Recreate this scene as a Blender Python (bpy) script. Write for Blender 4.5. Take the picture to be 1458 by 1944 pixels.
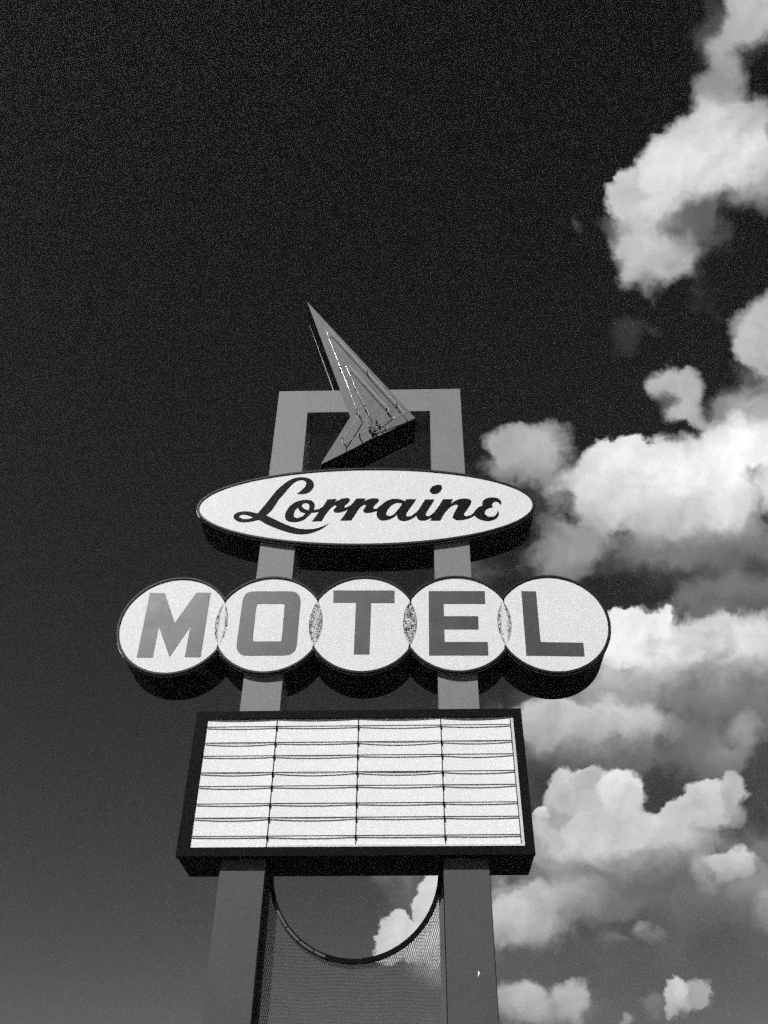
import bpy, bmesh, math, random
from mathutils import Vector, Matrix
from mathutils.geometry import tessellate_polygon

for o in list(bpy.data.objects):
    bpy.data.objects.remove(o)
S = bpy.context.scene
COL = S.collection
random.seed(7)

# ------------------------------------------------------------------ camera
W_PX, H_PX, F_PX = 1458.0, 1944.0, 1685.2
PITCH, YAW, ROLL = 0.6813, -0.0400, 0.0151
CAM = Vector((0.4289, -8.4749, 1.6))
fw = Vector((math.sin(YAW) * math.cos(PITCH), math.cos(YAW) * math.cos(PITCH), math.sin(PITCH)))
r0 = Vector((math.cos(YAW), -math.sin(YAW), 0))
u0 = r0.cross(fw)
rt = r0 * math.cos(ROLL) + u0 * math.sin(ROLL)
up = u0 * math.cos(ROLL) - r0 * math.sin(ROLL)
cd = bpy.data.cameras.new('camera')
cam = bpy.data.objects.new('camera', cd)
COL.objects.link(cam)
cam.matrix_world = Matrix(((rt.x, up.x, -fw.x, CAM.x), (rt.y, up.y, -fw.y, CAM.y), (rt.z, up.z, -fw.z, CAM.z), (0, 0, 0, 1)))
cd.sensor_fit = 'VERTICAL'
cd.sensor_height = 36.0
cd.lens = 36.0 * F_PX / H_PX
cd.clip_end = 3000
S.camera = cam


def at(px, py, Y):
    """photo pixel -> (x, z) on the vertical plane y = Y (the plane of the sign the pixel lies on)"""
    d = rt * ((px - 729) / F_PX) - up * ((py - 972) / F_PX) + fw
    t = (Y - CAM.y) / d.y
    return (CAM.x + t * d.x, CAM.z + t * d.z)


# ------------------------------------------------------------------ light
EXPO = 0.55
S.view_settings.view_transform = 'Standard'
S.view_settings.look = 'None'
S.view_settings.gamma = 1.0
S.view_settings.use_curve_mapping = False
S.view_settings.exposure = EXPO
S.render.film_transparent = False

SUN = Vector((-0.58, -1.0, 1.03)).normalized()
sl = bpy.data.lights.new('sun', 'SUN')
sl.energy = 3.5
sl.angle = math.radians(0.5)
sl.color = (1, 1, 1)
so = bpy.data.objects.new('sun', sl)
COL.objects.link(so)
so.rotation_euler = (-SUN).to_track_quat('-Z', 'Y').to_euler()
so.location = (-8, -12, 18)

world = bpy.data.worlds.new('World')
S.world = world
world.use_nodes = True
NT = world.node_tree
NT.nodes.clear()
STR = 0.1


def nd(tree, typ, **kw):
    n = tree.nodes.new(typ)
    for k, v in kw.items():
        setattr(n, k, v)
    return n


def mth(tree, op, a, b=None, c=None, clamp=False):
    n = tree.nodes.new('ShaderNodeMath')
    n.operation = op
    n.use_clamp = clamp
    for i, x in enumerate((a, b, c)):
        if x is None:
            continue
        if isinstance(x, (int, float)):
            n.inputs[i].default_value = x
        else:
            tree.links.new(x, n.inputs[i])
    return n.outputs[0]


def vmth(tree, op, a, b=None):
    n = tree.nodes.new('ShaderNodeVectorMath')
    n.operation = op
    for i, x in enumerate((a, b)):
        if x is None:
            continue
        if isinstance(x, (tuple, Vector)):
            n.inputs[i].default_value = x
        else:
            tree.links.new(x, n.inputs[i])
    return n.outputs['Value'] if op in ('DOT_PRODUCT', 'LENGTH') else n.outputs['Vector']


def maprange(tree, v, a, b, c, d, kind='LINEAR'):
    n = tree.nodes.new('ShaderNodeMapRange')
    n.interpolation_type = kind
    n.clamp = True
    tree.links.new(v, n.inputs[0])
    for i, x in zip((1, 2, 3, 4), (a, b, c, d)):
        n.inputs[i].default_value = x
    return n.outputs[0]


def lin(v):
    """display grey 0-255 -> sky radiance for the background node"""
    c = v / 255.0
    c = c / 12.92 if c <= 0.04045 else ((c + 0.055) / 1.055) ** 2.4
    return c / STR / 2 ** EXPO


def puff_group():
    """one cumulus puff laid over what is under it"""
    g = bpy.data.node_groups.new('puff', 'ShaderNodeTree')
    for nm, ty, dv in (('Under', 'Float', 0), ('Vector', 'Vector', None), ('Location', 'Vector', None), ('Rotation', 'Vector', None), ('Scale', 'Vector', None),
                       ('In', 'Float', 0), ('Out', 'Float', 1), ('Cover', 'Float', 1), ('Top', 'Float', 1), ('Base', 'Float', 1), ('Relief', 'Float', 1), ('Wisp', 'Float', 0)):
        k = g.interface.new_socket(nm, in_out='INPUT', socket_type='NodeSocket' + ty)
        if dv is not None:
            k.default_value = dv
    g.interface.new_socket('Value', in_out='OUTPUT', socket_type='NodeSocketFloat')
    L = g.links
    i = nd(g, 'NodeGroupInput').outputs
    o = nd(g, 'NodeGroupOutput')
    v = nd(g, 'ShaderNodeVectorMath')
    v.operation = 'MULTIPLY_ADD'
    L.new(i['Under'], v.inputs[0])      # (negligible) keeps the puffs evaluated one after the other
    v.inputs[1].default_value = (1e-6, 0, 0)
    L.new(i['Vector'], v.inputs[2])
    m = nd(g, 'ShaderNodeMapping')
    m.vector_type = 'TEXTURE'
    L.new(v.outputs[0], m.inputs['Vector'])
    for k in ('Location', 'Rotation', 'Scale'):
        L.new(i[k], m.inputs[k])
    d = vmth(g, 'LENGTH', m.outputs[0])
    # ragged, see-through fringes: the softer the puff, the more wispy
    d = mth(g, 'MULTIPLY_ADD', i['Wisp'], mth(g, 'SUBTRACT', i['Out'], i['In']), d)
    a = nd(g, 'ShaderNodeMapRange')
    a.interpolation_type = 'SMOOTHSTEP'
    L.new(d, a.inputs[0])
    L.new(i['In'], a.inputs[1])
    L.new(i['Out'], a.inputs[2])
    L.new(i['Cover'], a.inputs[3])
    a.inputs[4].default_value = 0
    yy = vmth(g, 'DOT_PRODUCT', m.outputs[0], (0.0, 1.0, 0.0))
    e = nd(g, 'ShaderNodeMapRange')
    L.new(yy, e.inputs[0])
    e.inputs[1].default_value = -0.9
    e.inputs[2].default_value = 0.95
    L.new(i['Top'], e.inputs[3])
    L.new(i['Base'], e.inputs[4])
    lv = mth(g, 'MULTIPLY', e.outputs[0], i['Relief'])
    L.new(mth(g, 'MULTIPLY_ADD', a.outputs[0], mth(g, 'SUBTRACT', lv, i['Under']), i['Under']), o.inputs[0])
    return g


def build_sky(t):
    L = t.links
    out = nd(t, 'ShaderNodeOutputWorld')
    sky = nd(t, 'ShaderNodeTexSky')
    sky.sky_type = 'NISHITA'
    sky.sun_disc = False
    sky.sun_elevation = math.asin(SUN.z)
    sky.sun_rotation = math.atan2(SUN.x, SUN.y)
    sky.air_density = 1.0
    sky.dust_density = 0.2
    sky.ozone_density = 1.0
    sep = nd(t, 'ShaderNodeSeparateColor')
    L.new(sky.outputs[0], sep.inputs[0])
    # black-and-white film behind a red filter sees only the red part of the sky
    red = mth(t, 'POWER', sep.outputs[0], SKY_GAMMA)
    tc = nd(t, 'ShaderNodeTexCoord')
    D = tc.outputs['Generated']
    dz = nd(t, 'ShaderNodeSeparateXYZ')
    L.new(D, dz.inputs[0])
    # ... and a polariser deepens it towards the zenith
    lum = mth(t, 'MULTIPLY', red, mth(t, 'MULTIPLY_ADD', mth(t, 'MAXIMUM', dz.outputs[2], 0.0), -0.145, 0.197))
    # tangent-plane coordinates on the sky around a fixed compass direction (degrees-like units)
    w = vmth(t, 'DOT_PRODUCT', D, fw)
    ws = mth(t, 'MAXIMUM', w, 0.05)
    x = mth(t, 'MULTIPLY_ADD', mth(t, 'DIVIDE', vmth(t, 'DOT_PRODUCT', D, rt), ws), F_PX, 729)
    y = mth(t, 'MULTIPLY_ADD', mth(t, 'DIVIDE', vmth(t, 'DOT_PRODUCT', D, up), ws), -F_PX, 972)
    cmb = nd(t, 'ShaderNodeCombineXYZ')
    L.new(x, cmb.inputs[0])
    L.new(y, cmb.inputs[1])
    P = cmb.outputs[0]

    def noise(vec, scale, detail, rough, col=False, off=(0, 0, 0), lac=2.0):
        v = vmth(t, 'ADD', vec, off) if any(off) else vec
        n = nd(t, 'ShaderNodeTexNoise')
        n.noise_dimensions = '2D'
        L.new(v, n.inputs['Vector'])
        n.inputs['Scale'].default_value = scale
        n.inputs['Detail'].default_value = detail
        n.inputs['Roughness'].default_value = rough
        n.inputs['Lacunarity'].default_value = lac
        return n.outputs['Color'] if col else n.outputs['Fac']

    def scale(vec, s):
        n = nd(t, 'ShaderNodeVectorMath')
        n.operation = 'SCALE'
        L.new(vec, n.inputs[0])
        n.inputs['Scale'].default_value = s
        return n.outputs[0]

    # warp: broad swirls and cauliflower edges
    w1 = scale(vmth(t, 'SUBTRACT', noise(P, 1 / 68.0, 9, 0.60, True, (37, 11, 0)), (0.5, 0.5, 0.5)), 66)
    Q = vmth(t, 'ADD', P, w1)
    # inner relief, lit from the upper left
    nb = noise(Q, 1 / 95.0, 7, 0.5, False, (500, 90, 0))
    nbs = noise(Q, 1 / 95.0, 7, 0.5, False, (500 - 14, 90 - 17, 0))
    wisp = mth(t, 'MULTIPLY', mth(t, 'SUBTRACT', nb, 0.5), 1.9)
    rel = mth(t, 'MULTIPLY_ADD', mth(t, 'SUBTRACT', nb, nbs), 0.75, 1.08)
    big = noise(P, 1 / 240.0, 4, 0.5, False, (900, 300, 0))
    rel = mth(t, 'MULTIPLY', rel, mth(t, 'MULTIPLY_ADD', big, 0.36, 0.82))
    cmb2 = nd(t, 'ShaderNodeCombineXYZ')

    # the rest of the sky, outside the part the picture shows: the same broken cumulus
    sx = nd(t, 'ShaderNodeSeparateXYZ')
    L.new(D, sx.inputs[0])
    zz = mth(t, 'MAXIMUM', mth(t, 'ADD', sx.outputs[2], 0.12), 0.03)
    L.new(mth(t, 'DIVIDE', sx.outputs[0], zz), cmb2.inputs[0])
    L.new(mth(t, 'DIVIDE', sx.outputs[1], zz), cmb2.inputs[1])
    cn = noise(cmb2.outputs[0], 1.3, 8, 0.56, False, (3.1, 8.2, 0))
    ca = maprange(t, cn, 0.58, 0.70, 0, 0.85, 'SMOOTHSTEP')
    ex = mth(t, 'DIVIDE', mth(t, 'ABSOLUTE', mth(t, 'SUBTRACT', x, 729)), 1150)
    ey = mth(t, 'DIVIDE', mth(t, 'ABSOLUTE', mth(t, 'SUBTRACT', y, 972)), 1400)
    inside = mth(t, 'MULTIPLY', maprange(t, mth(t, 'MAXIMUM', ex, ey), 0.85, 1.2, 1, 0), maprange(t, w, 0.1, 0.3, 0, 1))
    outm = mth(t, 'MULTIPLY', ca, mth(t, 'SUBTRACT', 1.0, inside))
    outm = mth(t, 'MULTIPLY', outm, maprange(t, sx.outputs[2], 0.0, 0.1, 0, 1))
    lum = mth(t, 'MULTIPLY_ADD', mth(t, 'SUBTRACT', lin(150), lum), outm, lum)

    grp = puff_group()

    def background(v):
        cc = nd(t, 'ShaderNodeCombineColor')
        for i in range(3):
            L.new(v, cc.inputs[i])
        b = nd(t, 'ShaderNodeBackground')
        b.inputs['Strength'].default_value = STR
        L.new(cc.outputs[0], b.inputs['Color'])
        return b.outputs[0]

    def puffs(lo, hi):
        """all puffs that reach into the band lo..hi, laid over the clear sky one after the other"""
        cur = lum
        for (cx, cy, rx, ry, ang, lt, lb, soft, op) in CLOUDS:
            rot = math.radians(ang)
            ext = (abs(rx * math.sin(rot)) + abs(ry * math.cos(rot))) * (1 + soft) + 40
            if cy + ext < lo or cy - ext > hi:
                continue
            n = nd(t, 'ShaderNodeGroup')
            n.node_tree = grp
            for k, v in (('Location', (cx, cy, 0)), ('Rotation', (0, 0, rot)), ('Scale', (rx, ry, 1e7)), ('In', 1 - min(soft * (0.9 if soft < .3 else 1.25), .95)), ('Out', 1 + soft * (0.9 if soft < .3 else 1.25)),
                         ('Cover', op), ('Top', lin(max(lt, 0))), ('Base', lin(lb))):
                n.inputs[k].default_value = v
            L.new(cur, n.inputs['Under'])
            L.new(Q, n.inputs['Vector'])
            L.new(wisp, n.inputs['Wisp'])
            if lt == SKY:
                L.new(lum, n.inputs['Top'])
                L.new(lum, n.inputs['Base'])
            else:
                L.new(rel, n.inputs['Relief'])
            cur = n.outputs[0]
        return background(cur)

    def mix(fac, s0, s1):
        n = nd(t, 'ShaderNodeMixShader')
        L.new(fac, n.inputs[0])
        L.new(s0, n.inputs[1])
        L.new(s1, n.inputs[2])
        return n.outputs[0]

    cuts = [-400, 420, 700, 960, 1240, 1460, 1640, 2400]
    sh = puffs(cuts[-2], cuts[-1])
    for i in range(len(cuts) - 3, -1, -1):
        sh = mix(mth(t, 'LESS_THAN', y, cuts[i + 1]), sh, puffs(cuts[i], cuts[i + 1]))
    cloudy = mth(t, 'MULTIPLY', mth(t, 'GREATER_THAN', x, 640), mth(t, 'LESS_THAN', x, 1720))
    cloudy = mth(t, 'MULTIPLY', cloudy, mth(t, 'GREATER_THAN', w, 0.3))
    cloudy = mth(t, 'MULTIPLY', cloudy, mth(t, 'MULTIPLY', mth(t, 'GREATER_THAN', y, -300), mth(t, 'LESS_THAN', y, 2150)))
    L.new(mix(cloudy, background(lum), sh), out.inputs[0])


SKY_GAMMA = 1.2
# cumulus puffs on the sky: centre x, y, radii, tilt, grey at top, grey at base, edge softness, cover
SKY = -1        # a puff of clear sky, for gaps in the cloud
CLOUDS = [
    # --- high band, top right
    (1352, 55, 22, 75, 5, 95, 85, .7, .7),
    (1428, 22, 66, 78, 0, 190, 182, .25, .97),
    (1390, 105, 42, 62, 12, 182, 165, .35, .92),
    (1372, 185, 42, 70, 18, 150, 165, .5, .9),
    (1448, 118, 52, 46, -10, SKY, 0, .4, .92),
    (1425, 335, 65, 52, -20, 190, 140, .5, .92),
    (1350, 285, 122, 76, -30, 206, 216, .25, 1),
    (1440, 215, 46, 34, -10, 168, 182, .45, .85),
    (1255, 352, 98, 62, -30, 215, 218, .25, 1),
    (1178, 378, 40, 42, -20, 190, 200, .2, 1),
    (1192, 335, 26, 24, -40, 190, 200, .25, .95),
    (1248, 465, 74, 84, 8, 210, 160, .25, 1),
    (1196, 525, 24, 28, 20, 175, 165, .3, .95),
    (1322, 455, 42, 62, 0, 125, 80, .8, .75),
    (1318, 412, 38, 26, 0, 96, 80, .8, .7),
    (1168, 430, 20, 12, 0, 120, 90, .7, .6),
    (1096, 430, 7, 9, 0, 85, 75, .9, .6),
    (1190, 636, 14, 22, 25, 78, 66, .95, .45),
    (1240, 632, 14, 5, 15, 72, 66, .95, .45),
    # --- right edge
    (1470, 566, 26, 22, 0, 150, 160, .4, .9),
    (1486, 645, 90, 80, 0, 186, 174, .18, 1),
    (1425, 668, 28, 30, 0, 180, 165, .3, .95),
    (1445, 790, 70, 82, 0, 158, 200, .5, .92),
    (1375, 805, 52, 34, 0, 140, 175, .6, .8),
    (1272, 732, 34, 32, 0, 192, 176, .3, .92),
    (1305, 748, 36, 40, 10, 182, 165, .3, .92),
    (1300, 788, 42, 26, 20, 172, 176, .35, .92),
    (1334, 806, 32, 18, 10, 165, 160, .4, .9),
    (1255, 762, 16, 13, 0, SKY, 0, .6, .75),
    # --- long bright bank behind the oval
    (1035, 960, 62, 50, 0, 72, 60, .8, .8),
    (985, 848, 54, 42, 0, 170, 165, .25, .97),
    (1032, 852, 48, 44, 0, 184, 165, .3, .97),
    (1064, 830, 20, 22, 0, 150, 140, .5, .8),
    (1005, 892, 80, 26, 0, 165, 135, .5, .9),
    (1300, 1050, 250, 52, -3, 140, 78, .6, .95),
    (1300, 1000, 215, 48, -3, 200, 118, .55, .97),
    (1105, 905, 44, 34, 0, 210, 200, .3, .97),
    (1150, 905, 64, 56, 0, 226, 215, .2, 1),
    (1184, 872, 54, 44, 0, 234, 230, .15, 1),
    (1245, 880, 72, 42, 0, 233, 228, .2, 1),
    (1310, 868, 60, 36, 0, 212, 228, .4, .95),
    (1410, 852, 90, 50, 0, 230, 240, .35, 1),
    (1340, 930, 175, 62, -2, 240, 214, .35, 1),
    (1200, 955, 112, 52, 0, 232, 185, .4, 1),
    (1080, 1042, 62, 46, 10, 158, 128, .55, .9),
    (1062, 1076, 34, 30, 0, 150, 135, .5, .85),
    (1112, 1084, 42, 18, 0, 122, 110, .6, .8),
    (1225, 1108, 85, 26, -4, SKY, 0, .55, .75),
    (1040, 985, 22, 26, 0, SKY, 0, .8, .5),
    # --- second bank beside the last disc
    (1405, 1128, 95, 44, -6, 128, 100, .45, .92),
    (1330, 1152, 62, 30, -8, 118, 105, .5, .9),
    (1420, 1165, 62, 28, 0, 100, 110, .6, .85),
    (1345, 1310, 150, 70, 0, 150, 102, .6, .95),
    (1190, 1318, 120, 38, 0, 170, 128, .6, .92),
    (1240, 1272, 120, 58, 0, 222, 165, .5, .97),
    (1390, 1250, 120, 52, 0, 220, 150, .5, .95),
    (1150, 1285, 62, 52, 0, 205, 170, .45, .92),
    (1232, 1222, 108, 52, 0, 240, 226, .3, 1),
    (1340, 1216, 90, 42, 0, 226, 215, .35, .97),
    (1415, 1212, 76, 38, 0, 226, 210, .35, .97),
    (1168, 1178, 30, 27, 0, 226, 228, .18, 1),
    (1196, 1188, 40, 36, 0, 236, 232, .18, 1),
    (1256, 1184, 30, 27, 0, 234, 230, .18, 1),
    # --- third bank right of the board
    (1190, 1440, 260, 62, 0, 120, 104, .8, .85),
    (1210, 1672, 280, 78, -4, 138, 106, .8, .92),
    (1100, 1830, 240, 46, 0, 94, 88, .9, .65),
    (1360, 1340, 150, 70, 0, 120, 104, .8, .7),
    (1000, 1322, 26, 20, 0, 85, 62, .7, .7),
    (1290, 1390, 150, 46, 0, 112, 100, .65, .95),
    (1100, 1412, 125, 32, 0, 150, 100, .55, .95),
    (1180, 1372, 110, 38, 3, 208, 132, .45, .97),
    (1105, 1364, 112, 40, 0, 214, 165, .35, 1),
    (1022, 1372, 42, 40, 0, 198, 160, .4, .95),
    (1365, 1425, 70, 40, 0, 125, 110, .6, .85),
    (1408, 1392, 34, 36, 0, 165, 140, .45, .88),
    (1392, 1440, 40, 28, 0, 145, 120, .5, .85),
    (1446, 1480, 34, 70, 5, SKY, 0, .4, .85),
    (1025, 1490, 28, 36, 0, SKY, 0, .6, .75),
    # --- cauliflower cumulus
    (1230, 1652, 175, 38, -3, 128, 92, .6, .92),
    (1060, 1662, 80, 36, 0, 156, 116, .55, .92),
    (1130, 1622, 112, 42, 0, 205, 150, .45, .96),
    (1262, 1492, 50, 40, -20, SKY, 0, .4, .92),
    (1340, 1592, 62, 24, -8, 168, 112, .5, .9),
    (1262, 1600, 105, 36, -6, 204, 140, .4, .97),
    (1036, 1602, 38, 50, 0, 172, 150, .4, .95),
    (1112, 1572, 84, 58, 0, 210, 190, .25, 1),
    (1062, 1532, 32, 42, 0, 184, 172, .18, 1),
    (1092, 1502, 55, 48, 0, 200, 188, .12, 1),
    (1122, 1478, 36, 24, 0, 184, 184, .18, 1),
    (1172, 1506, 40, 48, 0, 230, 206, .18, 1),
    (1198, 1542, 32, 40, 0, 216, 200, .22, 1),
    (1028, 1546, 16, 15, 0, 224, 200, .2, 1),
    (1232, 1576, 72, 40, -8, 212, 190, .22, 1),
    (1352, 1552, 58, 30, -6, 196, 168, .3, .97),
    (1292, 1540, 50, 28, -20, 210, 195, .18, 1),
    (1342, 1512, 46, 28, -8, 206, 192, .16, 1),
    (1390, 1506, 30, 34, 0, 192, 172, .22, .97),
    (1398, 1556, 22, 14, 10, 140, 120, .5, .8),
    # --- low bank and scattered puffs
    (1392, 1675, 48, 42, 20, 158, 118, .4, .95),
    (1432, 1698, 42, 46, 0, 150, 118, .45, .92),
    (1460, 1722, 32, 34, 0, 170, 140, .35, .92),
    (1352, 1645, 36, 36, 0, 178, 140, .35, .95),
    (1386, 1636, 42, 28, 6, 212, 180, .25, 1),
    (1360, 1692, 14, 24, 0, 130, 105, .6, .7),
    (1290, 1725, 150, 46, 10, 102, 92, .8, .7),
    (1080, 1664, 105, 26, 0, 128, 100, .7, .7),
    (1102, 1722, 54, 46, 0, 152, 108, .5, .9),
    (1062, 1704, 62, 42, 0, 184, 130, .45, .95),
    (1000, 1772, 84, 38, 0, 196, 95, .5, .95),
    (1002, 1706, 72, 42, 0, 200, 175, .4, .97),
    (960, 1742, 46, 52, 0, 222, 170, .35, 1),
    (1170, 1722, 42, 30, 0, 122, 105, .6, .7),
    (1214, 1764, 18, 14, 10, 165, 130, .6, .85),
    (1236, 1778, 20, 12, 20, 130, 105, .5, .8),
    (1172, 1786, 32, 12, 0, 128, 105, .6, .7),
    (1050, 1914, 66, 36, 0, 175, 130, .4, .95),
    (1120, 1912, 32, 24, 0, 122, 105, .6, .75),
    (962, 1902, 34, 36, 0, 180, 150, .35, .95),
    (1002, 1896, 42, 36, 0, 196, 160, .3, .97),
    (1082, 1896, 36, 36, 0, 200, 165, .3, .97),
    (1332, 1906, 14, 20, 0, 125, 105, .5, .8),
    (1318, 1886, 22, 32, -14, 178, 155, .25, .95),
    (1284, 1888, 22, 30, 6, 208, 190, .2, 1),
    (1296, 1912, 20, 24, 0, 192, 165, .25, .97),
    (1322, 1934, 32, 18, 0, SKY, 0, .35, .9),
    (1242, 1908, 15, 15, 0, 138, 118, .5, .85),
    (1246, 1928, 22, 16, 0, 112, 98, .6, .7),
    (1185, 1943, 13, 10, 0, 175, 140, .35, .9),
    # --- seen through the round cut-out and the screen
    (840, 1852, 66, 26, 0, 172, 112, .5, .85),
    (845, 1800, 44, 40, 0, 195, 150, .4, .92),
    (820, 1692, 22, 46, 8, 214, 206, .2, 1),
    (806, 1732, 20, 32, 0, 210, 204, .2, 1),
    (824, 1778, 32, 50, 0, 214, 200, .25, 1),
    (790, 1800, 42, 30, 0, 212, 190, .25, 1),
    (768, 1782, 38, 30, 0, 220, 206, .18, 1),
    (746, 1760, 27, 26, 0, 212, 210, .16, 1),
    (726, 1792, 22, 22, 0, 204, 198, .18, 1),
    (738, 1812, 30, 26, 0, 208, 190, .2, 1),
]
build_sky(NT)
world.cycles.sampling_method = 'MANUAL'
world.cycles.sample_map_resolution = 512


# ------------------------------------------------------------------ materials
def material(name, base, rough=0.5, spec=0.5, metal=0.0, var=0.0, vscale=3.0, speck=None, bump=0.0, bscale=60.0, coat=0.0, streak=0.0):
    m = bpy.data.materials.new(name)
    m.use_nodes = True
    t = m.node_tree
    L = t.links
    b = t.nodes['Principled BSDF']
    b.inputs['Base Color'].default_value = (base, base, base, 1)
    b.inputs['Roughness'].default_value = rough
    b.inputs['Specular IOR Level'].default_value = spec
    b.inputs['Metallic'].default_value = metal
    b.inputs['Coat Weight'].default_value = coat
    tc = nd(t, 'ShaderNodeTexCoord')
    src = tc.outputs['Object']
    val = None
    if var:
        n = nd(t, 'ShaderNodeTexNoise')
        L.new(src, n.inputs['Vector'])
        n.inputs['Scale'].default_value = vscale
        n.inputs['Detail'].default_value = 8
        n.inputs['Roughness'].default_value = 0.65
        val = mth(t, 'MULTIPLY_ADD', mth(t, 'SUBTRACT', n.outputs['Fac'], 0.5), 2 * var, 1.0)
        rr = mth(t, 'MULTIPLY_ADD', mth(t, 'SUBTRACT', n.outputs['Fac'], 0.5), 0.35, rough, clamp=True)
        L.new(rr, b.inputs['Roughness'])
    if streak:
        mp = nd(t, 'ShaderNodeMapping')
        mp.inputs['Scale'].default_value = (14, 14, 0.9)
        L.new(src, mp.inputs['Vector'])
        n = nd(t, 'ShaderNodeTexNoise')
        L.new(mp.outputs[0], n.inputs['Vector'])
        n.inputs['Scale'].default_value = 2.0
        n.inputs['Detail'].default_value = 6
        sv = maprange(t, n.outputs['Fac'], 0.45, 0.75, 1.0, 1.0 - streak)
        val = sv if val is None else mth(t, 'MULTIPLY', val, sv)
    if speck:
        n = nd(t, 'ShaderNodeTexNoise')
        L.new(src, n.inputs['Vector'])
        n.inputs['Scale'].default_value = speck[0]
        n.inputs['Detail'].default_value = 3
        sv = maprange(t, n.outputs['Fac'], speck[1] - 0.03, speck[1] + 0.03, 1.0, speck[2])
        val = sv if val is None else mth(t, 'MULTIPLY', val, sv)
    if val is not None:
        v = mth(t, 'MULTIPLY', val, base)
        cc = nd(t, 'ShaderNodeCombineColor')
        for i in range(3):
            L.new(v, cc.inputs[i])
        L.new(cc.outputs[0], b.inputs['Base Color'])
    if bump:
        n = nd(t, 'ShaderNodeTexNoise')
        L.new(src, n.inputs['Vector'])
        n.inputs['Scale'].default_value = bscale
        n.inputs['Detail'].default_value = 4
        bp = nd(t, 'ShaderNodeBump')
        bp.inputs['Strength'].default_value = bump
        bp.inputs['Distance'].default_value = 0.004
        L.new(n.outputs['Fac'], bp.inputs['Height'])
        L.new(bp.outputs[0], b.inputs['Normal'])
    return m


def two_paints(m, upper, lower, z):
    """the posts are repainted a darker tone below the letter board"""
    t = m.node_tree
    b = t.nodes['Principled BSDF']
    src = b.inputs['Base Color'].links[0].from_socket
    tc = nd(t, 'ShaderNodeTexCoord')
    sx = nd(t, 'ShaderNodeSeparateXYZ')
    t.links.new(tc.outputs['Object'], sx.inputs[0])
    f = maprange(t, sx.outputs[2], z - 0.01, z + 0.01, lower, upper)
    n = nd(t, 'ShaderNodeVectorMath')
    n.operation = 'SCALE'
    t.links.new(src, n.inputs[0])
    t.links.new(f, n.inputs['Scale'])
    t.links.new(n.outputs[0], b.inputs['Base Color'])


M_POST = material('post_paint', 1.0, 0.58, 0.18, var=0.17, vscale=3.0, streak=0.06, speck=(95, 0.58, 0.88), bump=0.2, bscale=25)
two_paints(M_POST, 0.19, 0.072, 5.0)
M_FACE = material('sign_plexiglass', 0.66, 0.45, 0.10, var=0.05, vscale=2.5, streak=0.03, speck=(85, 0.60, 0.94))
M_DARK = material('cabinet_paint', 0.0055, 0.6, 0.03, var=0.3, vscale=5, bump=0.15, bscale=30)
M_RIM = material('retainer_metal', 0.016, 0.45, 0.12, var=0.35, vscale=9)
M_EDGE = material('bare_edge_metal', 0.30, 0.40, 0.6, var=0.5, vscale=14)
M_INK = material('script_vinyl', 0.007, 0.5, 0.03, var=0.2, vscale=8)
M_LETTER = material('letter_vinyl', 0.058, 0.42, 0.36, var=0.10, vscale=4, streak=0.06)
M_ARROW = material('arrow_face_metal', 0.085, 0.5, 0.35, var=0.75, vscale=5.5, streak=0.12, speck=(45, 0.60, 0.7), bump=0.3, bscale=20)
M_TUBE = material('neon_glass', 0.42, 0.12, 0.6, var=0.1, vscale=8, coat=0.5)
M_BLACK = material('black_paint', 0.005, 0.5, 0.02, var=0.2)
M_PANEL = material('letterboard_acrylic', 0.74, 0.40, 0.10, var=0.03, vscale=2.0, streak=0.03)
M_TRIM = material('white_trim', 0.60, 0.5, 0.4, var=0.25, vscale=11, streak=0.2)
M_MESH = material('expanded_steel', 0.085, 0.5, 0.2, var=0.25, vscale=5)
M_CHIP = material('bare_primer', 0.85, 0.5, 0.3, var=0.1)
M_GROUND = material('asphalt', 0.05, 0.85, 0.3, var=0.35, vscale=0.6, speck=(40, 0.62, 1.7), bump=0.6, bscale=35)


def crackle(xc, zc, core):
    """speckled, half worn-off paint on one overlap; densest along its two curved edges"""
    base = 0.62
    m = material('worn_overlap', base, 0.5, 0.1)
    t = m.node_tree
    L = t.links
    b = t.nodes['Principled BSDF']
    tc = nd(t, 'ShaderNodeTexCoord')
    sx = nd(t, 'ShaderNodeSeparateXYZ')
    L.new(tc.outputs['Object'], sx.inputs[0])
    n = nd(t, 'ShaderNodeTexNoise')
    L.new(tc.outputs['Object'], n.inputs['Vector'])
    n.inputs['Scale'].default_value = 46
    n.inputs['Detail'].default_value = 4
    n.inputs['Roughness'].default_value = 0.7
    n.inputs['Distortion'].default_value = 1.2
    q = mth(t, 'DIVIDE', mth(t, 'SUBTRACT', sx.outputs[2], zc), 0.30)
    hw = mth(t, 'MAXIMUM', mth(t, 'MULTIPLY', mth(t, 'SUBTRACT', 1.0, mth(t, 'MULTIPLY', q, q)), 0.074), 0.004)
    e = mth(t, 'DIVIDE', mth(t, 'ABSOLUTE', mth(t, 'SUBTRACT', sx.outputs[0], xc)), hw)
    dens = maprange(t, e, 0.15, 0.7, core, 1.0, 'SMOOTHSTEP')
    rim = maprange(t, e, 0.90, 1.02, 0.0, 0.10)
    thr = mth(t, 'ADD', mth(t, 'MULTIPLY_ADD', dens, 0.22, 0.33), rim)
    blk = mth(t, 'MULTIPLY', mth(t, 'SUBTRACT', thr, n.outputs['Fac']), 16.0, clamp=True)
    v = mth(t, 'MULTIPLY_ADD', blk, -base * 0.93, base)
    cc = nd(t, 'ShaderNodeCombineColor')
    for i in range(3):
        L.new(v, cc.inputs[i])
    L.new(cc.outputs[0], b.inputs['Base Color'])
    return m


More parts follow.
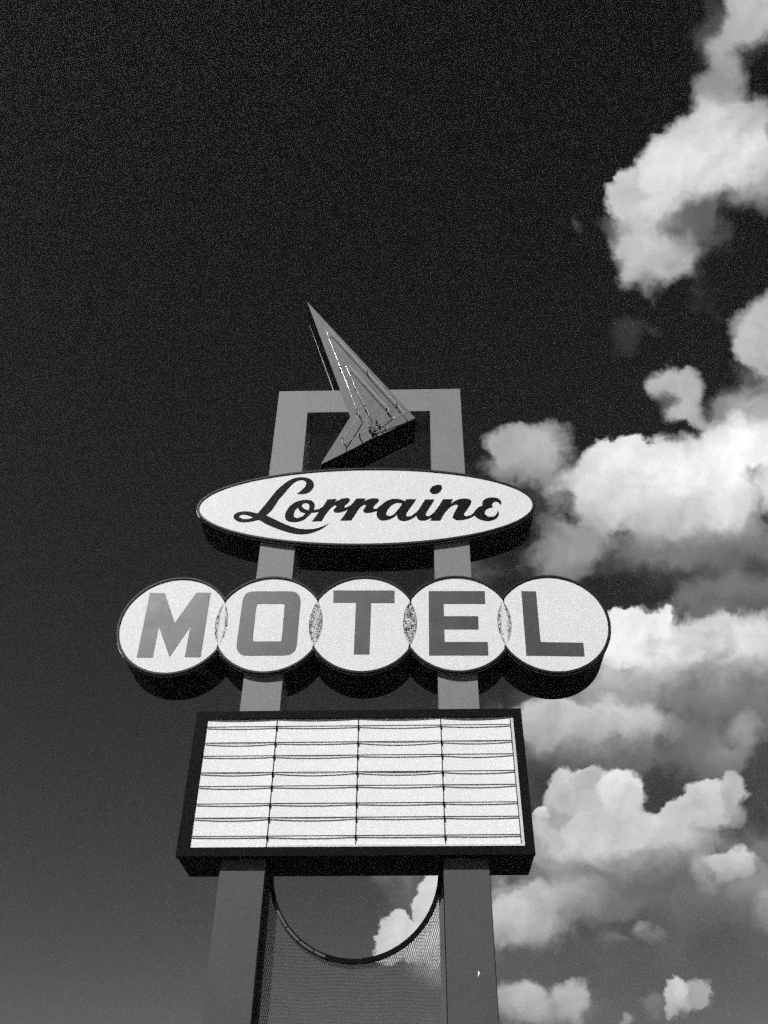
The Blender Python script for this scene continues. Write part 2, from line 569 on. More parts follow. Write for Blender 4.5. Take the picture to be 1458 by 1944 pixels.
# ------------------------------------------------------------------ helpers
def mesh(name, verts, faces, mat, parent=None, smooth=False, fix=True):
    me = bpy.data.meshes.new(name)
    me.from_pydata([tuple(v) for v in verts], [], faces)
    if fix:
        bm = bmesh.new()
        bm.from_mesh(me)
        bmesh.ops.recalc_face_normals(bm, faces=bm.faces)
        bm.to_mesh(me)
        bm.free()
    me.materials.append(mat)
    if smooth:
        for p in me.polygons:
            p.use_smooth = True
    o = bpy.data.objects.new(name, me)
    COL.objects.link(o)
    if parent:
        o.parent = parent
    return o


def thing(name, label, cat, loc=(0, 0, 0)):
    o = bpy.data.objects.new(name, None)
    o.empty_display_size = 0.2
    COL.objects.link(o)
    o.location = loc
    o['label'] = label
    o['category'] = cat
    return o


def box_data(x0, x1, y0, y1, z0, z1):
    v = [(x, y, z) for x in (x0, x1) for y in (y0, y1) for z in (z0, z1)]
    f = [(0, 1, 3, 2), (4, 6, 7, 5), (0, 4, 5, 1), (2, 3, 7, 6), (0, 2, 6, 4), (1, 5, 7, 3)]
    return v, f


def box(name, dims, mat, parent, bevel=0.0):
    v, f = box_data(*dims)
    o = mesh(name, v, f, mat, parent)
    if bevel:
        bm = bmesh.new()
        bm.from_mesh(o.data)
        bmesh.ops.bevel(bm, geom=bm.edges[:], offset=bevel, segments=2, affect='EDGES', profile=0.6)
        bm.to_mesh(o.data)
        bm.free()
    return o


def prism(name, outer, holes, yf, yb, mat, parent, caps=(True, True)):
    loops = [outer] + list(holes)
    flat = [p for l in loops for p in l]
    n = len(flat)
    tri = tessellate_polygon([[Vector((p[0], p[1], 0)) for p in l] for l in loops])
    verts = [(p[0], yf, p[1]) for p in flat] + [(p[0], yb, p[1]) for p in flat]
    faces = []
    if caps[0]:
        faces += [tuple(t) for t in tri]
    if caps[1]:
        faces += [tuple(n + i for i in reversed(t)) for t in tri]
    o = 0
    for l in loops:
        k = len(l)
        for i in range(k):
            a, b = o + i, o + (i + 1) % k
            faces.append((a, b, n + b, n + a))
        o += k
    return mesh(name, verts, faces, mat, parent)


def loft(name, rings, mat, parent, cap_last=False, smooth=False):
    """rings: list of (outline [(x,z)...], y); equal point counts"""
    k = len(rings[0][0])
    verts, faces = [], []
    for o, y in rings:
        verts += [(p[0], y, p[1]) for p in o]
    for r in range(len(rings) - 1):
        for i in range(k):
            j = (i + 1) % k
            faces.append((r * k + i, r * k + j, (r + 1) * k + j, (r + 1) * k + i))
    if cap_last:
        faces.append(tuple((len(rings) - 1) * k + i for i in range(k)))
    return mesh(name, verts, faces, mat, parent)


def spline(pts, n=6):
    """closed outline; points with a third entry are sharp corners, the rest Catmull-Rom"""
    k = len(pts)
    out = []
    cor = [len(p) > 2 for p in pts]
    P = [Vector((p[0], p[1])) for p in pts]
    for i in range(k):
        p1, p2 = P[i], P[(i + 1) % k]
        p0 = P[i - 1] if not cor[i] else p1 - (p2 - p1)
        p3 = P[(i + 2) % k] if not cor[(i + 1) % k] else p2 + (p2 - p1)
        if cor[i] and cor[(i + 1) % k]:
            out.append(tuple(p1))
            continue
        for s in range(n):
            t = s / n
            q = 0.5 * ((2 * p1) + (p2 - p0) * t + (2 * p0 - 5 * p1 + 4 * p2 - p3) * t * t + (3 * p1 - p0 - 3 * p2 + p3) * t ** 3)
            out.append((q.x, q.y))
    return out


def tube_path(pts, rad_corner, n=6):
    """open polyline with rounded corners (3d vectors)"""
    out = [pts[0]]
    for i in range(1, len(pts) - 1):
        a, b, c = pts[i - 1], pts[i], pts[i + 1]
        d1, d2 = (a - b), (c - b)
        l = min(rad_corner, d1.length * 0.45, d2.length * 0.45)
        s, e = b + d1.normalized() * l, b + d2.normalized() * l
        for j in range(n + 1):
            t = j / n
            out.append(s * (1 - t) ** 2 + b * 2 * t * (1 - t) + e * t * t)
    out.append(pts[-1])
    return out


def tube(name, pts, r, mat, parent, seg=8, rad_corner=0.03):
    path = tube_path([Vector(p) for p in pts], rad_corner)
    verts, faces = [], []
    prev = None
    for i, p in enumerate(path):
        d = (path[min(i + 1, len(path) - 1)] - path[max(i - 1, 0)]).normalized()
        a = Vector((0, 1, 0)) if abs(d.y) < 0.9 else Vector((1, 0, 0))
        u = d.cross(a).normalized()
        v = d.cross(u)
        if prev is not None and u.dot(prev) < 0:
            u, v = -u, -v
        prev = u
        for s in range(seg):
            t = 2 * math.pi * s / seg
            verts.append(p + u * math.cos(t) * r + v * math.sin(t) * r)
    for i in range(len(path) - 1):
        for s in range(seg):
            q = (s + 1) % seg
            faces.append((i * seg + s, i * seg + q, (i + 1) * seg + q, (i + 1) * seg + s))
    faces.append(tuple(range(seg)))
    faces.append(tuple((len(path) - 1) * seg + s for s in range(seg)))
    return mesh(name, verts, faces, mat, parent, smooth=True)


def zoompts(pts, ox, oy, s, Y):
    out = []
    for p in pts:
        q = at(ox + p[0] / s, oy + p[1] / s, Y)
        out.append(q + tuple(p[2:]))
    return out


# ------------------------------------------------------------------ ground
g = mesh('ground', [(-600, -600, 0), (600, -600, 0), (600, 600, 0), (-600, 600, 0)], [(0, 1, 2, 3)], M_GROUND)
g['kind'] = 'structure'

# ------------------------------------------------------------------ frame of two posts and a beam
XL0, XL1, XR0, XR1 = -1.3906, -0.9697, 0.6915, 1.1135
ZT, ZB, DEP = 10.6556, 10.2315, 0.4419
fr = thing('sign_frame', 'inverted U frame of two square grey posts and a top beam carrying all the signs', 'sign frame', ((XL0 + XR1) / 2, 0.22, 0))


def child_at(o, root):
    o.parent = root
    o.matrix_parent_inverse = Matrix.Translation(root.location).inverted() if root.type == 'EMPTY' else Matrix()
    return o


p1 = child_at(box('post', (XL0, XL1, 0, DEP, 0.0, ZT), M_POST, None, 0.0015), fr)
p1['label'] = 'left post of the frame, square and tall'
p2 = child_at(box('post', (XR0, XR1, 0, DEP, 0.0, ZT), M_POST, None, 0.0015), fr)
p2['label'] = 'right post of the frame with a small white chip'
child_at(box('beam', (XL1 + 0.0003, XR0 - 0.0003, 0.0003, DEP - 0.001, ZB, ZT - 0.0003), M_POST, None, 0), fr)
# seam of the folded sheet metal on the right faces, and the pale chip in the paint
chip = zoompts([(1072, 600, 1), (1085, 612), (1102, 638, 1), (1090, 660), (1066, 700, 1), (1076, 650)], 760, 1760, 7.29, -0.0015)
child_at(prism('paint_chip', spline(chip, 3), [], -0.0015, 0.002, M_CHIP, None), fr)
child_at(box('corner_seam', (XR1 - 0.004, XR1 + 0.006, 0.012, 0.03, 0.0, 4.30), M_BLACK, None), fr)
child_at(box('corner_seam', (XR0 - 0.005, XR0 + 0.003, 0.012, 0.03, 0.0, 4.30), M_BLACK, None), fr)

# ------------------------------------------------------------------ five-disc MOTEL sign
GM, BACKM = 0.072, 0.53
DISC = [(-2.2366, 6.841, .606), (-1.1736, 6.8475, .602), (-0.1243, 6.845, .600), (0.9204, 6.8425, .597), (1.9674, 6.8335, .603)]


def disc_outline(grow, n=40):
    """outline of the union of the five discs, the same point count for every growth"""
    cs = [(x, z, r + grow) for x, z, r in DISC]

    def cross(a, b):
        d = math.hypot(b[0] - a[0], b[1] - a[1])
        q = (d * d + a[2] ** 2 - b[2] ** 2) / (2 * d)
        h = math.sqrt(a[2] ** 2 - q * q)
        ux, uz = (b[0] - a[0]) / d, (b[1] - a[1]) / d
        return (a[0] + ux * q - uz * h, a[1] + uz * q + ux * h), (a[0] + ux * q + uz * h, a[1] + uz * q - ux * h)

    X = [cross(cs[i], cs[i + 1]) for i in range(4)]
    pts = []

    def arc(c, p, q, m, ccw=True):
        a = math.atan2(p[1] - c[1], p[0] - c[0])
        b = math.atan2(q[1] - c[1], q[0] - c[0])
        while b <= a:
            b += 2 * math.pi
        return [(c[0] + c[2] * math.cos(a + (b - a) * i / m), c[1] + c[2] * math.sin(a + (b - a) * i / m)) for i in range(m)]

    # counter-clockwise: bottoms left to right, right disc, tops right to left, left disc
    pts += arc(cs[0], X[0][0], X[0][1], 3 * n)
    for i in (1, 2, 3):
        pts += arc(cs[i], X[i - 1][1], X[i][1], n)
    pts += arc(cs[4], X[3][1], X[3][0], 3 * n)
    for i in (3, 2, 1):
        pts += arc(cs[i], X[i][0], X[i - 1][0], n)
    return pts, X, cs, arc


ml = thing('disc_sign', 'row of five joined white discs with grey letters reading MOTEL', 'motel sign', (-0.13, 0.2, 6.23))
yF = -GM + 0.014
o0, XX, cs, arc = disc_outline(0.0)
w = 0.03
ret = child_at(loft('cabinet', [(disc_outline(w - 0.006)[0], -GM + 0.03), (disc_outline(w - 0.006)[0], BACKM)], M_DARK, None, cap_last=True), ml)
child_at(loft('retainer', [(o0, yF + 0.004), (disc_outline(0.002)[0], -GM + 0.003), (disc_outline(0.006)[0], -GM), (disc_outline(w - 0.004)[0], -GM),
                           (disc_outline(w)[0], -GM + 0.004), (disc_outline(w)[0], -GM + 0.034), (disc_outline(w - 0.012)[0], -GM + 0.034)], M_RIM, None), ml)
child_at(loft('edge_bead', [(disc_outline(w)[0], -GM + 0.036), (disc_outline(w + 0.006)[0], -GM + 0.036), (disc_outline(w + 0.006)[0], -GM + 0.044), (disc_outline(w - 0.006)[0], -GM + 0.044)], M_EDGE, None), ml)
# faces and the overlaps between neighbours
for i in range(5):
    c = cs[i]
    pts = []
    if i == 0:
        pts += arc(c, XX[0][0], XX[0][1], 72)
    elif i == 4:
        pts += arc(c, XX[3][1], XX[3][0], 72)
    else:
        pts += arc(c, XX[i - 1][1], XX[i][1], 30)
    if i < 4:   # right edge follows the next disc's left arc, from bottom crossing up to the top crossing
        nb = cs[i + 1]
        pts += list(reversed(arc(nb, XX[i][0], XX[i][1], 20)))[0:20] if i > 0 else list(reversed(arc(nb, XX[i][0], XX[i][1], 20)))
    if 0 < i < 4:
        pts += arc(c, XX[i][0], XX[i - 1][0], 30)
    if i > 0:   # left edge follows the previous disc's right arc, from the top crossing down
        pb = cs[i - 1]
        pts += list(reversed(arc(pb, XX[i - 1][1], XX[i - 1][0], 20)))
    f = child_at(prism('face', pts, [], yF, yF + 0.006, M_FACE, None), ml)
for i in range(4):
    a, b = cs[i], cs[i + 1]
    pts = arc(a, XX[i][1], XX[i][0], 20) + arc(b, XX[i][0], XX[i][1], 20)
    child_at(prism('overlap_panel', pts, [], yF + 0.001, yF + 0.006, crackle((XX[i][0][0] + XX[i][1][0]) / 2, (XX[i][0][1] + XX[i][1][1]) / 2, (0.30, 0.85, 1.0, 0.25)[i]), None), ml)

YL = yF - 0.003
Z4, Z5 = (210, 1080, 2.9755), (680, 1080, 2.9755)
m_pts = zoompts([(222, 135), (307, 137), (362, 305), (485, 134), (565, 134), (508, 498), (418, 498), (450, 325), (332, 498), (272, 325), (238, 500), (147, 500)], *Z4, YL)
o_out = zoompts([(800, 128), (910, 127), (1020, 127), (1055, 139), (1072, 175), (1067, 250), (1058, 345), (1050, 435), (1031, 471), (990, 487), (875, 488), (760, 488), (725, 472), (711, 437), (722, 345), (734, 260), (745, 182), (762, 144)], *Z4, YL)
o_in = zoompts([(842, 197), (905, 197), (968, 197), (981, 210), (975, 290), (965, 395), (952, 409), (880, 409), (817, 409), (804, 397), (813, 300), (824, 211)], *Z4, YL)
k5 = 470 * 2.9755
t_pts = zoompts([(1258, 122), (1258, 190), (1386, 190), (1373, 482), (63 + k5, 482), (73 + k5, 192), (205 + k5, 192), (205 + k5, 122)], *Z4, YL)
e_pts = zoompts([(398, 125), (714, 125), (717, 197), (482, 197), (484, 267), (677, 267), (680, 341), (486, 341), (488, 412), (731, 412), (735, 488), (400, 488)], *Z5, YL)
l_pts = zoompts([(921, 125), (1004, 127), (1030, 413), (1271, 417), (1279, 494), (950, 489)], *Z5, YL)
for pts, hs, nm in ((m_pts, [], 'M'), (spline(o_out, 4), [spline(o_in, 4)], 'O'), (t_pts, [], 'T'), (e_pts, [], 'E'), (l_pts, [], 'L')):
    q = child_at(prism('letter', pts, hs, YL, yF + 0.001, M_LETTER, None), ml)
    q['label'] = 'grey letter %s on its white disc' % nm

# ------------------------------------------------------------------ oval name sign
GE, BACKE = 0.072, 0.48
EX, EZ, EA, EB = -0.144, 8.5308, 2.083, 0.6205
ov = thing('oval_sign', 'wide white oval sign with black script reading Lorraine', 'oval sign', (EX, 0.2, EZ - EB))


def oval(shrink, n=160):
    return [(EX + (EA - shrink) * math.cos(2 * math.pi * i / n), EZ + (EB - shrink) * math.sin(2 * math.pi * i / n)) for i in range(n)]


yE = -GE + 0.012
child_at(loft('cabinet', [(oval(0.006), -GE + 0.03), (oval(0.006), BACKE)], M_DARK, None, cap_last=True), ov)
child_at(loft('retainer', [(oval(0.034), yE + 0.004), (oval(0.032), -GE + 0.002), (oval(0.028), -GE), (oval(0.004), -GE), (oval(0), -GE + 0.004), (oval(0), -GE + 0.032), (oval(0.014), -GE + 0.032)], M_RIM, None), ov)
child_at(loft('edge_bead', [(oval(0.0), -GE + 0.034), (oval(-0.007), -GE + 0.034), (oval(-0.007), -GE + 0.044), (oval(0.006), -GE + 0.044)], M_EDGE, None), ov)
child_at(prism('face', oval(0.034), [], yE, yE + 0.006, M_FACE, None), ov)
YS = yE - 0.003
A, B, C = (430, 900, 7.29), (620, 900, 7.29), (780, 900, 7.29)
L_out = [(972, 272, 1), (1040, 277), (1100, 268), (1150, 245), (1190, 205), (1208, 160), (1203, 115), (1170, 75), (1110, 50), (1040, 43), (970, 50), (900, 70), (840, 103), (780, 148), (725, 195), (680, 240), (640, 290), (600, 340), (560, 390), (520, 440), (478, 490), (432, 542, 1), (395, 535), (340, 522), (280, 515), (210, 518), (150, 532), (110, 560), (96, 590), (110, 622), (150, 650), (210, 664), (280, 664), (350, 655), (400, 643), (443, 632, 1), (500, 662), (560, 695), (640, 730), (720, 762), (800, 788), (880, 812), (960, 828), (1040, 832), (1120, 826), (1200, 806), (1280, 775), (1350, 737), (1416, 680, 1), (1370, 705), (1310, 730), (1240, 750), (1170, 760), (1090, 762), (1010, 755), (940, 740), (870, 715), (800, 688), (720, 652), (640, 613), (590, 588), (549, 570, 1), (600, 525), (640, 480), (680, 420), (720, 355), (760, 310), (800, 265), (850, 205), (900, 150), (950, 110), (1000, 88), (1045, 82), (1080, 92), (1100, 115), (1098, 148), (1080, 180), (1045, 217), (1010, 247)]
L_in = [(172, 588), (195, 568), (240, 560), (290, 568), (340, 587), (368, 600, 1), (340, 612), (290, 621), (240, 620), (200, 609)]
o_o = [(1105, 355), (1165, 363), (1205, 390), (1220, 430), (1212, 475), (1190, 515), (1165, 545), (1120, 590), (1060, 635), (990, 657), (920, 662), (860, 652), (820, 625), (808, 580), (830, 510), (880, 440), (950, 390), (1030, 362)]
o_h1 = [(1090, 400), (1130, 408), (1146, 435), (1145, 465), (1138, 497, 1), (1100, 492), (1065, 470), (1043, 440), (1055, 412)]
o_h2 = [(990, 463, 1), (1005, 500), (1035, 525), (1095, 540, 1), (1060, 575), (1020, 597), (970, 606), (935, 590), (930, 555), (945, 510), (970, 480)]
r_1 = [(-230, 510, 1), (-185, 497), (-125, 487), (-75, 465), (-45, 440), (-20, 405), (8, 350, 1), (138, 343, 1), (115, 386, 1), (160, 362), (220, 338), (290, 330), (318, 345), (318, 372), (295, 400), (262, 425), (246, 447), (258, 461), (285, 457), (330, 430, 1), (300, 487, 1), (270, 500), (220, 520), (160, 532), (115, 528), (97, 508), (103, 487), (125, 462), (140, 436, 1), (110, 432), (75, 455), (40, 490), (0, 540), (-40, 600), (-70, 650, 1), (-205, 655, 1), (-150, 585), (-107, 518, 1), (-155, 530), (-230, 535, 1)]
r_2 = [(285, 456, 1), (330, 430), (360, 402), (385, 372), (408, 338, 1), (538, 336, 1), (518, 380, 1), (570, 350), (640, 335), (700, 338), (722, 358), (705, 392), (670, 425), (646, 457), (655, 477), (688, 480), (720, 465, 1), (706, 504, 1), (640, 525), (580, 535), (525, 530), (506, 510), (512, 486), (535, 455), (551, 430, 1), (520, 424), (480, 445), (440, 490), (410, 535), (375, 590), (340, 640, 1), (190, 642, 1), (245, 565), (298, 487, 1)]
a_o = [(700, 470, 1), (740, 440), (790, 400), (850, 362), (910, 345), (970, 342), (1030, 352), (1085, 375, 1), (1105, 345, 1), (1240, 347, 1), (1205, 400), (1160, 460), (1120, 520), (1100, 560), (1108, 582), (1140, 585), (1185, 570), (1230, 535, 1), (1240, 575, 1), (1190, 610), (1130, 638), (1070, 648), (1020, 640), (985, 610), (972, 563, 1), (930, 595), (870, 625), (800, 640), (750, 638), (712, 610), (692, 570), (695, 520), (700, 500, 1)]
a_h = [(1045, 405, 1), (1010, 398), (960, 400), (910, 425), (870, 460), (838, 505), (825, 545), (840, 572), (880, 578), (920, 562), (960, 525), (1000, 475), (1030, 435)]
i_o = [(50, 545, 1), (75, 528), (110, 485), (155, 415), (198, 350, 1), (325, 350, 1), (290, 410), (250, 470), (215, 532), (205, 560), (220, 580), (255, 576), (300, 550, 1), (292, 600, 1), (250, 620), (210, 636), (160, 643), (112, 632), (87, 605), (75, 573, 1), (60, 580, 1)]
n_o = [(290, 555, 1), (330, 520), (370, 465), (410, 405), (447, 347, 1), (580, 347, 1), (548, 412, 1), (600, 378), (660, 350), (730, 338), (790, 342), (830, 362), (835, 395), (810, 440), (770, 500), (735, 548), (740, 573), (770, 582), (810, 573), (845, 555), (880, 520, 1), (880, 575, 1), (830, 600), (770, 622), (700, 635), (640, 635), (600, 622), (578, 600), (583, 570), (610, 520), (640, 460), (655, 432, 1), (630, 422), (590, 430), (545, 455), (490, 510), (450, 565), (405, 643, 1), (268, 643, 1), (295, 598, 1)]
e_o = [(860, 545, 1), (890, 505), (930, 460), (990, 437, 1), (988, 400), (1000, 368), (1040, 338), (1090, 325), (1140, 322), (1190, 330), (1230, 352), (1250, 385), (1243, 430, 1), (1225, 405), (1200, 385), (1170, 380), (1140, 392), (1122, 415), (1125, 440), (1140, 460, 1), (1100, 465), (1060, 480), (1030, 505), (1022, 535), (1035, 565), (1070, 585), (1110, 590), (1150, 583), (1185, 555), (1205, 505, 1), (1218, 540), (1205, 585), (1170, 620), (1120, 640), (1060, 648), (1000, 640), (950, 625), (910, 600), (880, 570, 1)]
dot = [(260, 230), (275, 195), (320, 160), (380, 147), (420, 157), (430, 190), (410, 235), (370, 265), (320, 276), (278, 262)]
for k, (out, hs, z, nm) in enumerate(((L_out, [L_in], A, 'large script capital L'), (o_o, [o_h1, o_h2], A, 'script letter o'), (r_1, [], B, 'first script letter r'), (r_2, [], B, 'second script letter r'),
                                      (a_o, [a_h], B, 'script letter a'), (i_o, [], C, 'script letter i without its dot'), (dot, [], C, 'oval dot of the letter i'), (n_o, [], C, 'script letter n'), (e_o, [], C, 'script letter e at the end'))):
    y = YS - 0.0004 * (k % 2)
    q = child_at(prism('letter', spline(zoompts(out, *z, YS), 4), [spline(zoompts(h, *z, YS), 4) for h in hs], y, yE + 0.001, M_INK, None), ov)
    q['label'] = 'black ' + nm

# ------------------------------------------------------------------ letter board
GC, BACKC = 0.10, 0.53
bl, br = at(334, 1625.8, -GC), at(1017.3, 1622, -GC)
tl, tr = at(375.3, 1350.5, -GC), at(990.7, 1344.9, -GC)
KW = ((br[0] - bl[0]) + (tr[0] - tl[0])) / 2
KH = ((tl[1] - bl[1]) + (tr[1] - br[1])) / 2
kc = ((bl[0] + br[0] + tl[0] + tr[0]) / 4, (bl[1] + br[1]) / 2)
tilt = math.atan2(br[1] - bl[1], br[0] - bl[0])
bd = thing('letter_board', 'dark framed rectangular letter board with blank white panels and thin rails', 'letter board', (kc[0], 0, kc[1]))
bd.rotation_euler = (0, -tilt, 0)


def loc(px, py):
    x, z = at(px, py, -GC)
    dx, dz = x - kc[0], z - kc[1]
    return dx * math.cos(tilt) + dz * math.sin(tilt), -dx * math.sin(tilt) + dz * math.cos(tilt)


hw = KW / 2
FW = 0.098
ox0 = loc(393.6, 1369)[0] - 0.004
ox1 = loc(974.2, 1363.1)[0]
oz0 = (loc(359.8, 1610.6)[1] + loc(995, 1603.5)[1]) / 2
oz1 = (loc(393.6, 1369)[1] + loc(974.2, 1363.1)[1]) / 2 + 0.022
outer = [(-hw, 0), (hw, 0), (hw, KH), (-hw, KH)]
inner = [(ox0, oz0), (ox1, oz0), (ox1, oz1), (ox0, oz1)]
prism('frame', outer, [inner], -GC, -GC + 0.05, M_DARK, bd)
box('cabinet', (-hw + 0.004, hw - 0.004, -GC + 0.05, BACKC, 0.004, KH - 0.004), M_DARK, bd, 0.005)
cols = [ox0 + 0.002, loc(526.1, 1367)[0], loc(680.4, 1365.7)[0], loc(836.4, 1366.4)[0], loc(968.2, 1364)[0]]
yP = -GC + 0.017
rows_l = [236, 355, 455, 578, 682, 812, 917, 1055]
rx_l = [290, 275, 262, 241, 226, 207, 192, 172]
rows_r = [217, 337, 436, 563, 664, 796, 904, 1041]
rx_r = [1212, 1224, 1232, 1243, 1252, 1264, 1273, 1285]
rz = []
for a, b, c, d in zip(rx_l, rows_l, rx_r, rows_r):
    rz.append((loc(320 + a / 3.9405, 1320 + b / 3.9405)[1] + loc(660 + c / 3.9405, 1320 + d / 3.9405)[1]) / 2)
edges = [oz1 + 0.01] + rz + [oz0 - 0.01]
for ci in range(4):
    x0, x1 = cols[ci] + 0.001, cols[ci + 1] - 0.001
    # each column is a stack of thin acrylic sheets held by the rails, bowed in a little between the dividers
    for ri in range(9):
        zt, zb = edges[ri] - 0.0008, edges[ri + 1] + 0.0008
        bow = random.uniform(0.005, 0.016)
        if ri == 8:
            bow *= 0.5
        vs, fs = [], []
        N = 14
        for k in range(N + 1):
            t = k / N
            y = yP + bow * 4 * t * (1 - t)
            vs += [(x0 + (x1 - x0) * t, y, zb), (x0 + (x1 - x0) * t, y, zt)]
        for k in range(N):
            fs.append((2 * k, 2 * k + 2, 2 * k + 3, 2 * k + 1))
        n0 = len(vs)
        vs += [(v[0], v[1] + 0.003, v[2]) for v in vs]
        fs += [tuple(n0 + i for i in reversed(f)) for f in list(fs)]
        for k in range(N):
            fs.append((2 * k, n0 + 2 * k, n0 + 2 * k + 2, 2 * k + 2))
            fs.append((2 * k + 1, 2 * k + 3, n0 + 2 * k + 3, n0 + 2 * k + 1))
        mesh('panel', vs, fs, M_PANEL, bd, smooth=False)
for k, z in enumerate(rz):
    xa = cols[0] + 0.004
    box('rail', (xa, cols[4] - 0.002, yP - 0.016, yP - 0.009, z - 0.0036, z + 0.0036), M_BLACK, bd)
for ci in (1, 2, 3):
    dv = box('divider', (cols[ci] - 0.004, cols[ci] + 0.004, yP - 0.005, yP + 0.004, oz0, oz1), M_BLACK, bd)
    for z in rz:
        box('clip', (cols[ci] - 0.007, cols[ci] + 0.007, yP - 0.017, yP + 0.002, z - 0.034, z + 0.006), M_BLACK, dv)
box('side_trim', (cols[4] + 0.004, ox1 + 0.006, yP - 0.004, yP + 0.006, oz0 + 0.004, oz1), M_TRIM, bd)
box('divider', (cols[4] - 0.003, cols[4] + 0.004, yP - 0.007, yP + 0.004, oz0, oz1), M_BLACK, bd)
box('bottom_trim', (cols[1] + 0.006, ox1, yP - 0.010, yP + 0.002, oz0 + 0.002, oz0 + 0.022), M_TRIM, bd)

# ------------------------------------------------------------------ arrow
GA, BACKA = 0.012, 0.45
ar = thing('arrow_sign', 'tall pointed grey metal arrow with bare neon tubing above the oval sign', 'arrow sign', (-0.4, 0.2, 9.27))
arrow = [at(583.2, 573, -GA), at(664.7, 791.8, -GA), at(608.9, 881.7, -GA), at(788.7, 793.3, -GA)]
child_at(prism('face', arrow, [], -GA, -GA + 0.006, M_ARROW, None), ar)


def grow(poly, d):
    k = len(poly)
    out = []
    for i in range(k):
        p0, p, p2 = Vector(poly[i - 1]), Vector(poly[i]), Vector(poly[(i + 1) % k])
        a, b = (p - p0).normalized(), (p2 - p).normalized()
        n1, n2 = Vector((a.y, -a.x)), Vector((b.y, -b.x))
        m = n1 + n2
        s = d / max(0.28, (1 + n1.dot(n2)) / 1.0) if m.length > 1e-6 else d
        out.append(tuple(p + m * s))
    return out


child_at(loft('cabinet', [(grow(arrow, -0.002), -GA + 0.006), (grow(arrow, -0.002), BACKA)], M_BLACK, None), ar)
child_at(prism('back_plate', grow(arrow, 0.012), [], BACKA, BACKA + 0.012, M_EDGE, None), ar)
Z1 = (480, 560, 3.3136)
YT = -GA - 0.078


def t3(pts, Y=YT):
    return [(q[0], Y, q[1]) for q in zoompts(pts, *Z1, Y)]


ot = child_at(tube('neon_tube', t3([(800, 806), (942, 752), (955, 742), (478, 214), (460, 222), (520, 378), (668, 755), (562, 918), (570, 938), (735, 846)]), 0.0065, M_TUBE, None), ar)
ot['label'] = 'outer run of bare neon tubing'
it = child_at(tube('neon_tube', t3([(788, 782), (850, 736), (858, 722), (600, 438), (586, 446), (655, 605), (732, 752), (708, 792), (742, 806)]), 0.0065, M_TUBE, None), ar)
it['label'] = 'inner run of bare neon tubing'


def standoff(pt, parent):
    x, z = zoompts([pt], *Z1, YT)[0]
    return child_at(tube('tube_support', [(x, YT - 0.012, z), (x, -GA + 0.003, z)], 0.009, M_BLACK, None, 6), parent)


for q in ((548, 452), (655, 722), (720, 482), (905, 688), (566, 900), (672, 880), (800, 820)):
    standoff(q, ar)
for q in ((642, 568), (706, 700), (842, 716), (776, 790)):
    standoff(q, ar)
# electrode ends and loose wiring where the tubes meet
wires = [
    [(742, 806, .062), (770, 798, .05), (782, 815, .02), (760, 835, .012)],
    [(788, 782, .062), (778, 800, .05), (765, 812, .03), (730, 826, .02), (722, 840, .01)],
    [(735, 846, .062), (760, 838, .055), (800, 828, .05), (826, 818, .03), (832, 838, .015)],
    [(800, 806, .062), (786, 822, .045), (760, 850, .04), (748, 868, .02)],
    [(755, 872, .02), (790, 862, .06), (828, 846, .05), (836, 850, .01)],
    [(724, 836, .015), (745, 825, .07), (770, 830, .03), (790, 845, .015)],
]
for wpts in wires:
    pts = []
    for (a, b, h) in wpts:
        q = zoompts([(a, b)], *Z1, -GA - h)[0]
        pts.append((q[0], -GA - h, q[1]))
    child_at(tube('wire', pts, 0.005, M_TUBE if h % 2 else M_EDGE, None, 6, 0.02), ar)
for (a, b) in ((735, 845), (752, 872), (778, 800), (768, 858)):
    q = zoompts([(a, b)], *Z1, -GA - 0.05)[0]
    child_at(tube('electrode_cap', [(q[0], -GA + 0.002, q[1]), (q[0] + 0.006, -GA - 0.055, q[1] + 0.006)], 0.014, M_BLACK, None, 8), ar)

# ------------------------------------------------------------------ expanded-metal screen with round cut-out
YM = 0.20
sc = thing('mesh_screen', 'expanded metal mesh screen with a round cut-out between the two posts', 'mesh screen', ((XL1 + XR0) / 2, YM, 0.9))
CXR, CZR, RR = -0.135, 4.268, 0.780
ZLO, ZHI = 0.9, 4.315
fl = 0.042
child_at(box('side_bar', (XL1 + 0.002, XL1 + fl - 0.006, YM - 0.006, YM + 0.03, ZLO, ZHI), M_MESH, None, 0.002), sc)
child_at(box('side_bar', (XR0 - fl - 0.004, XR0 - 0.002, YM - 0.006, YM + 0.03, ZLO, ZHI), M_MESH, None, 0.002), sc)
child_at(box('bottom_bar', (XL1 + fl, XR0 - fl, YM - 0.005, YM + 0.029, ZLO, ZLO + 0.045), M_MESH, None, 0.002), sc)


def arc_band(name, r_in, r_out, y_f, y_b, a0, a1, n, mat):
    prof = [(r_in, y_f), (r_in, y_b), (r_out, y_b), (r_out, y_f)]
    vs, fs = [], []
    for r, y in prof:
        for i in range(n + 1):
            a = a0 + (a1 - a0) * i / n
            vs.append((CXR + r * math.cos(a), y, CZR + r * math.sin(a)))
    m = n + 1
    for a in range(4):
        b = (a + 1) % 4
        for i in range(n):
            fs.append((a * m + i, a * m + i + 1, b * m + i + 1, b * m + i))
    fs += [(0, m, 2 * m, 3 * m), (m - 1, 2 * m - 1, 3 * m - 1, 4 * m - 1)]
    return child_at(mesh(name, vs, fs, mat, None), sc)


arc_band('ring_band', RR, RR + 0.040, YM - 0.035, YM + 0.012, math.pi - 0.05, 2 * math.pi + 0.05, 72, M_BLACK)
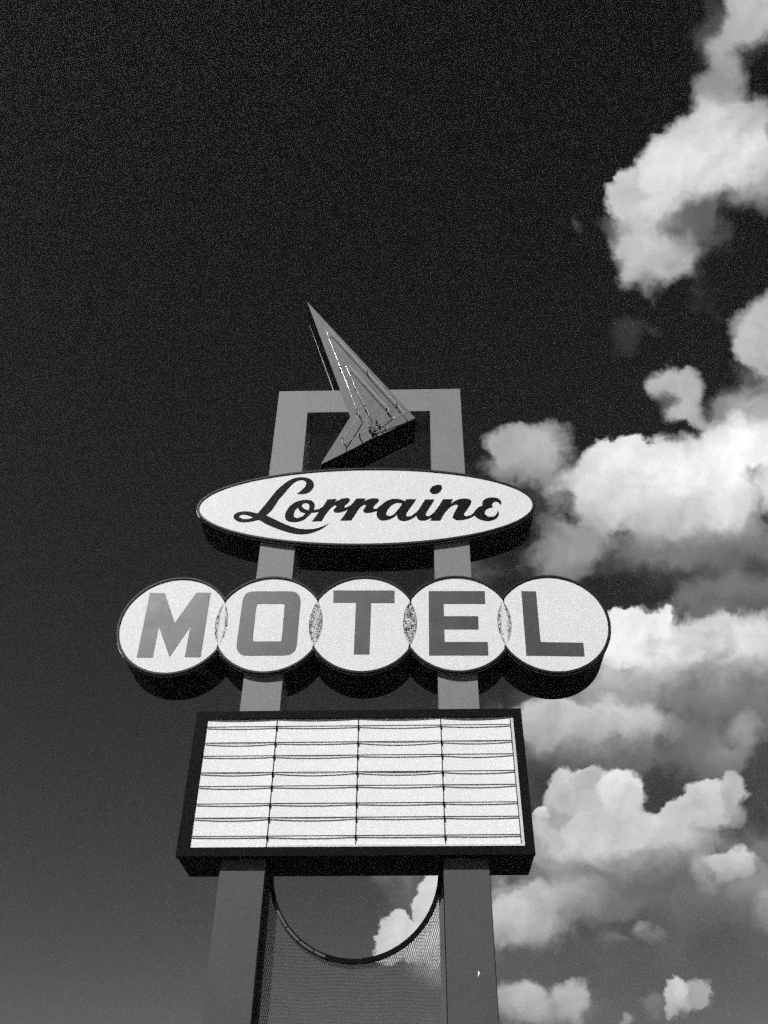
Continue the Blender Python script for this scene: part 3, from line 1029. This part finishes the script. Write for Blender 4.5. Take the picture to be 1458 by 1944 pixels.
# bare metal strip on the lower left of the ring, in short lengths with gaps
for d0, d1 in ((208, 220), (220.8, 232), (232.8, 243.5), (244.3, 252)):
    arc_band('trim_strip', RR + 0.013, RR + 0.034, YM - 0.0385, YM - 0.034, math.radians(d0), math.radians(d1), 8, M_MESH)
sw, lw = 0.0190, 0.0580
vs, fs = [], []
x_a, x_b = XL1 + fl - 0.004, XR0 - fl + 0.004
nx, nz = int((x_b - x_a) / (sw / 2)), int((ZHI - ZLO) / (lw / 2))
jit = {}


def node(i, k):
    if (i, k) not in jit:
        jit[(i, k)] = (x_a + i * sw / 2 + random.uniform(-.0011, .0011), ZLO + 0.03 + k * lw / 2 + random.uniform(-.003, .003) + 0.006 * math.sin(i * 0.11))
    return jit[(i, k)]


for k in range(nz):
    for i in range(nx + 1):
        if (i + k) % 2:
            continue
        x, z = node(i, k)
        for s in (-1, 1):
            i2 = i + s
            if i2 < 0 or i2 > nx:
                continue
            x2, z2 = node(i2, k + 1)
            mx, mz = (x + x2) / 2, (z + z2) / 2
            if math.hypot(mx - CXR, mz - CZR) < RR + 0.03 or z2 > ZHI:
                continue
            h = 0.0024
            d = 0.003 * s
            n0 = len(vs)
            ya, yb = YM + 0.004, YM + 0.010
            vs += [(x - h, ya, z), (x + h, ya, z), (x + h, yb, z), (x - h, yb, z), (x2 - h, ya, z2), (x2 + h, ya, z2), (x2 + h, yb, z2), (x2 - h, yb, z2)]
            for q in range(4):
                q2 = (q + 1) % 4
                fs.append((n0 + q, n0 + q2, n0 + 4 + q2, n0 + 4 + q))
em = child_at(mesh('expanded_mesh', vs, fs, M_MESH, None, fix=False), sc)
em['kind'] = 'stuff'

# ------------------------------------------------------------------ thin volume over the ground, added for film grain through its scattering noise
hz = box('grain_haze', (-604, 604, -604, 604, -1.0, 14.0), M_BLACK, None)
hm = bpy.data.materials.new('grain_haze')
hm.use_nodes = True
hm.node_tree.nodes.clear()
ho = nd(hm.node_tree, 'ShaderNodeOutputMaterial')
pv = nd(hm.node_tree, 'ShaderNodeVolumePrincipled')
pv.inputs['Color'].default_value = (0.9, 0.9, 0.9, 1)
pv.inputs['Density'].default_value = 0.0022
pv.inputs['Anisotropy'].default_value = 0.65
hm.node_tree.links.new(pv.outputs[0], ho.inputs['Volume'])
hz.data.materials[0] = hm
hz['kind'] = 'stuff'
hz['label'] = 'thin pale volume around the sign, added for film grain'

S.cycles.use_denoising = False
S.cycles.max_bounces = 6
S.cycles.use_adaptive_sampling = True
S.cycles.adaptive_threshold = 0.12
S.cycles.adaptive_min_samples = 14
S.cycles.volume_bounces = 0
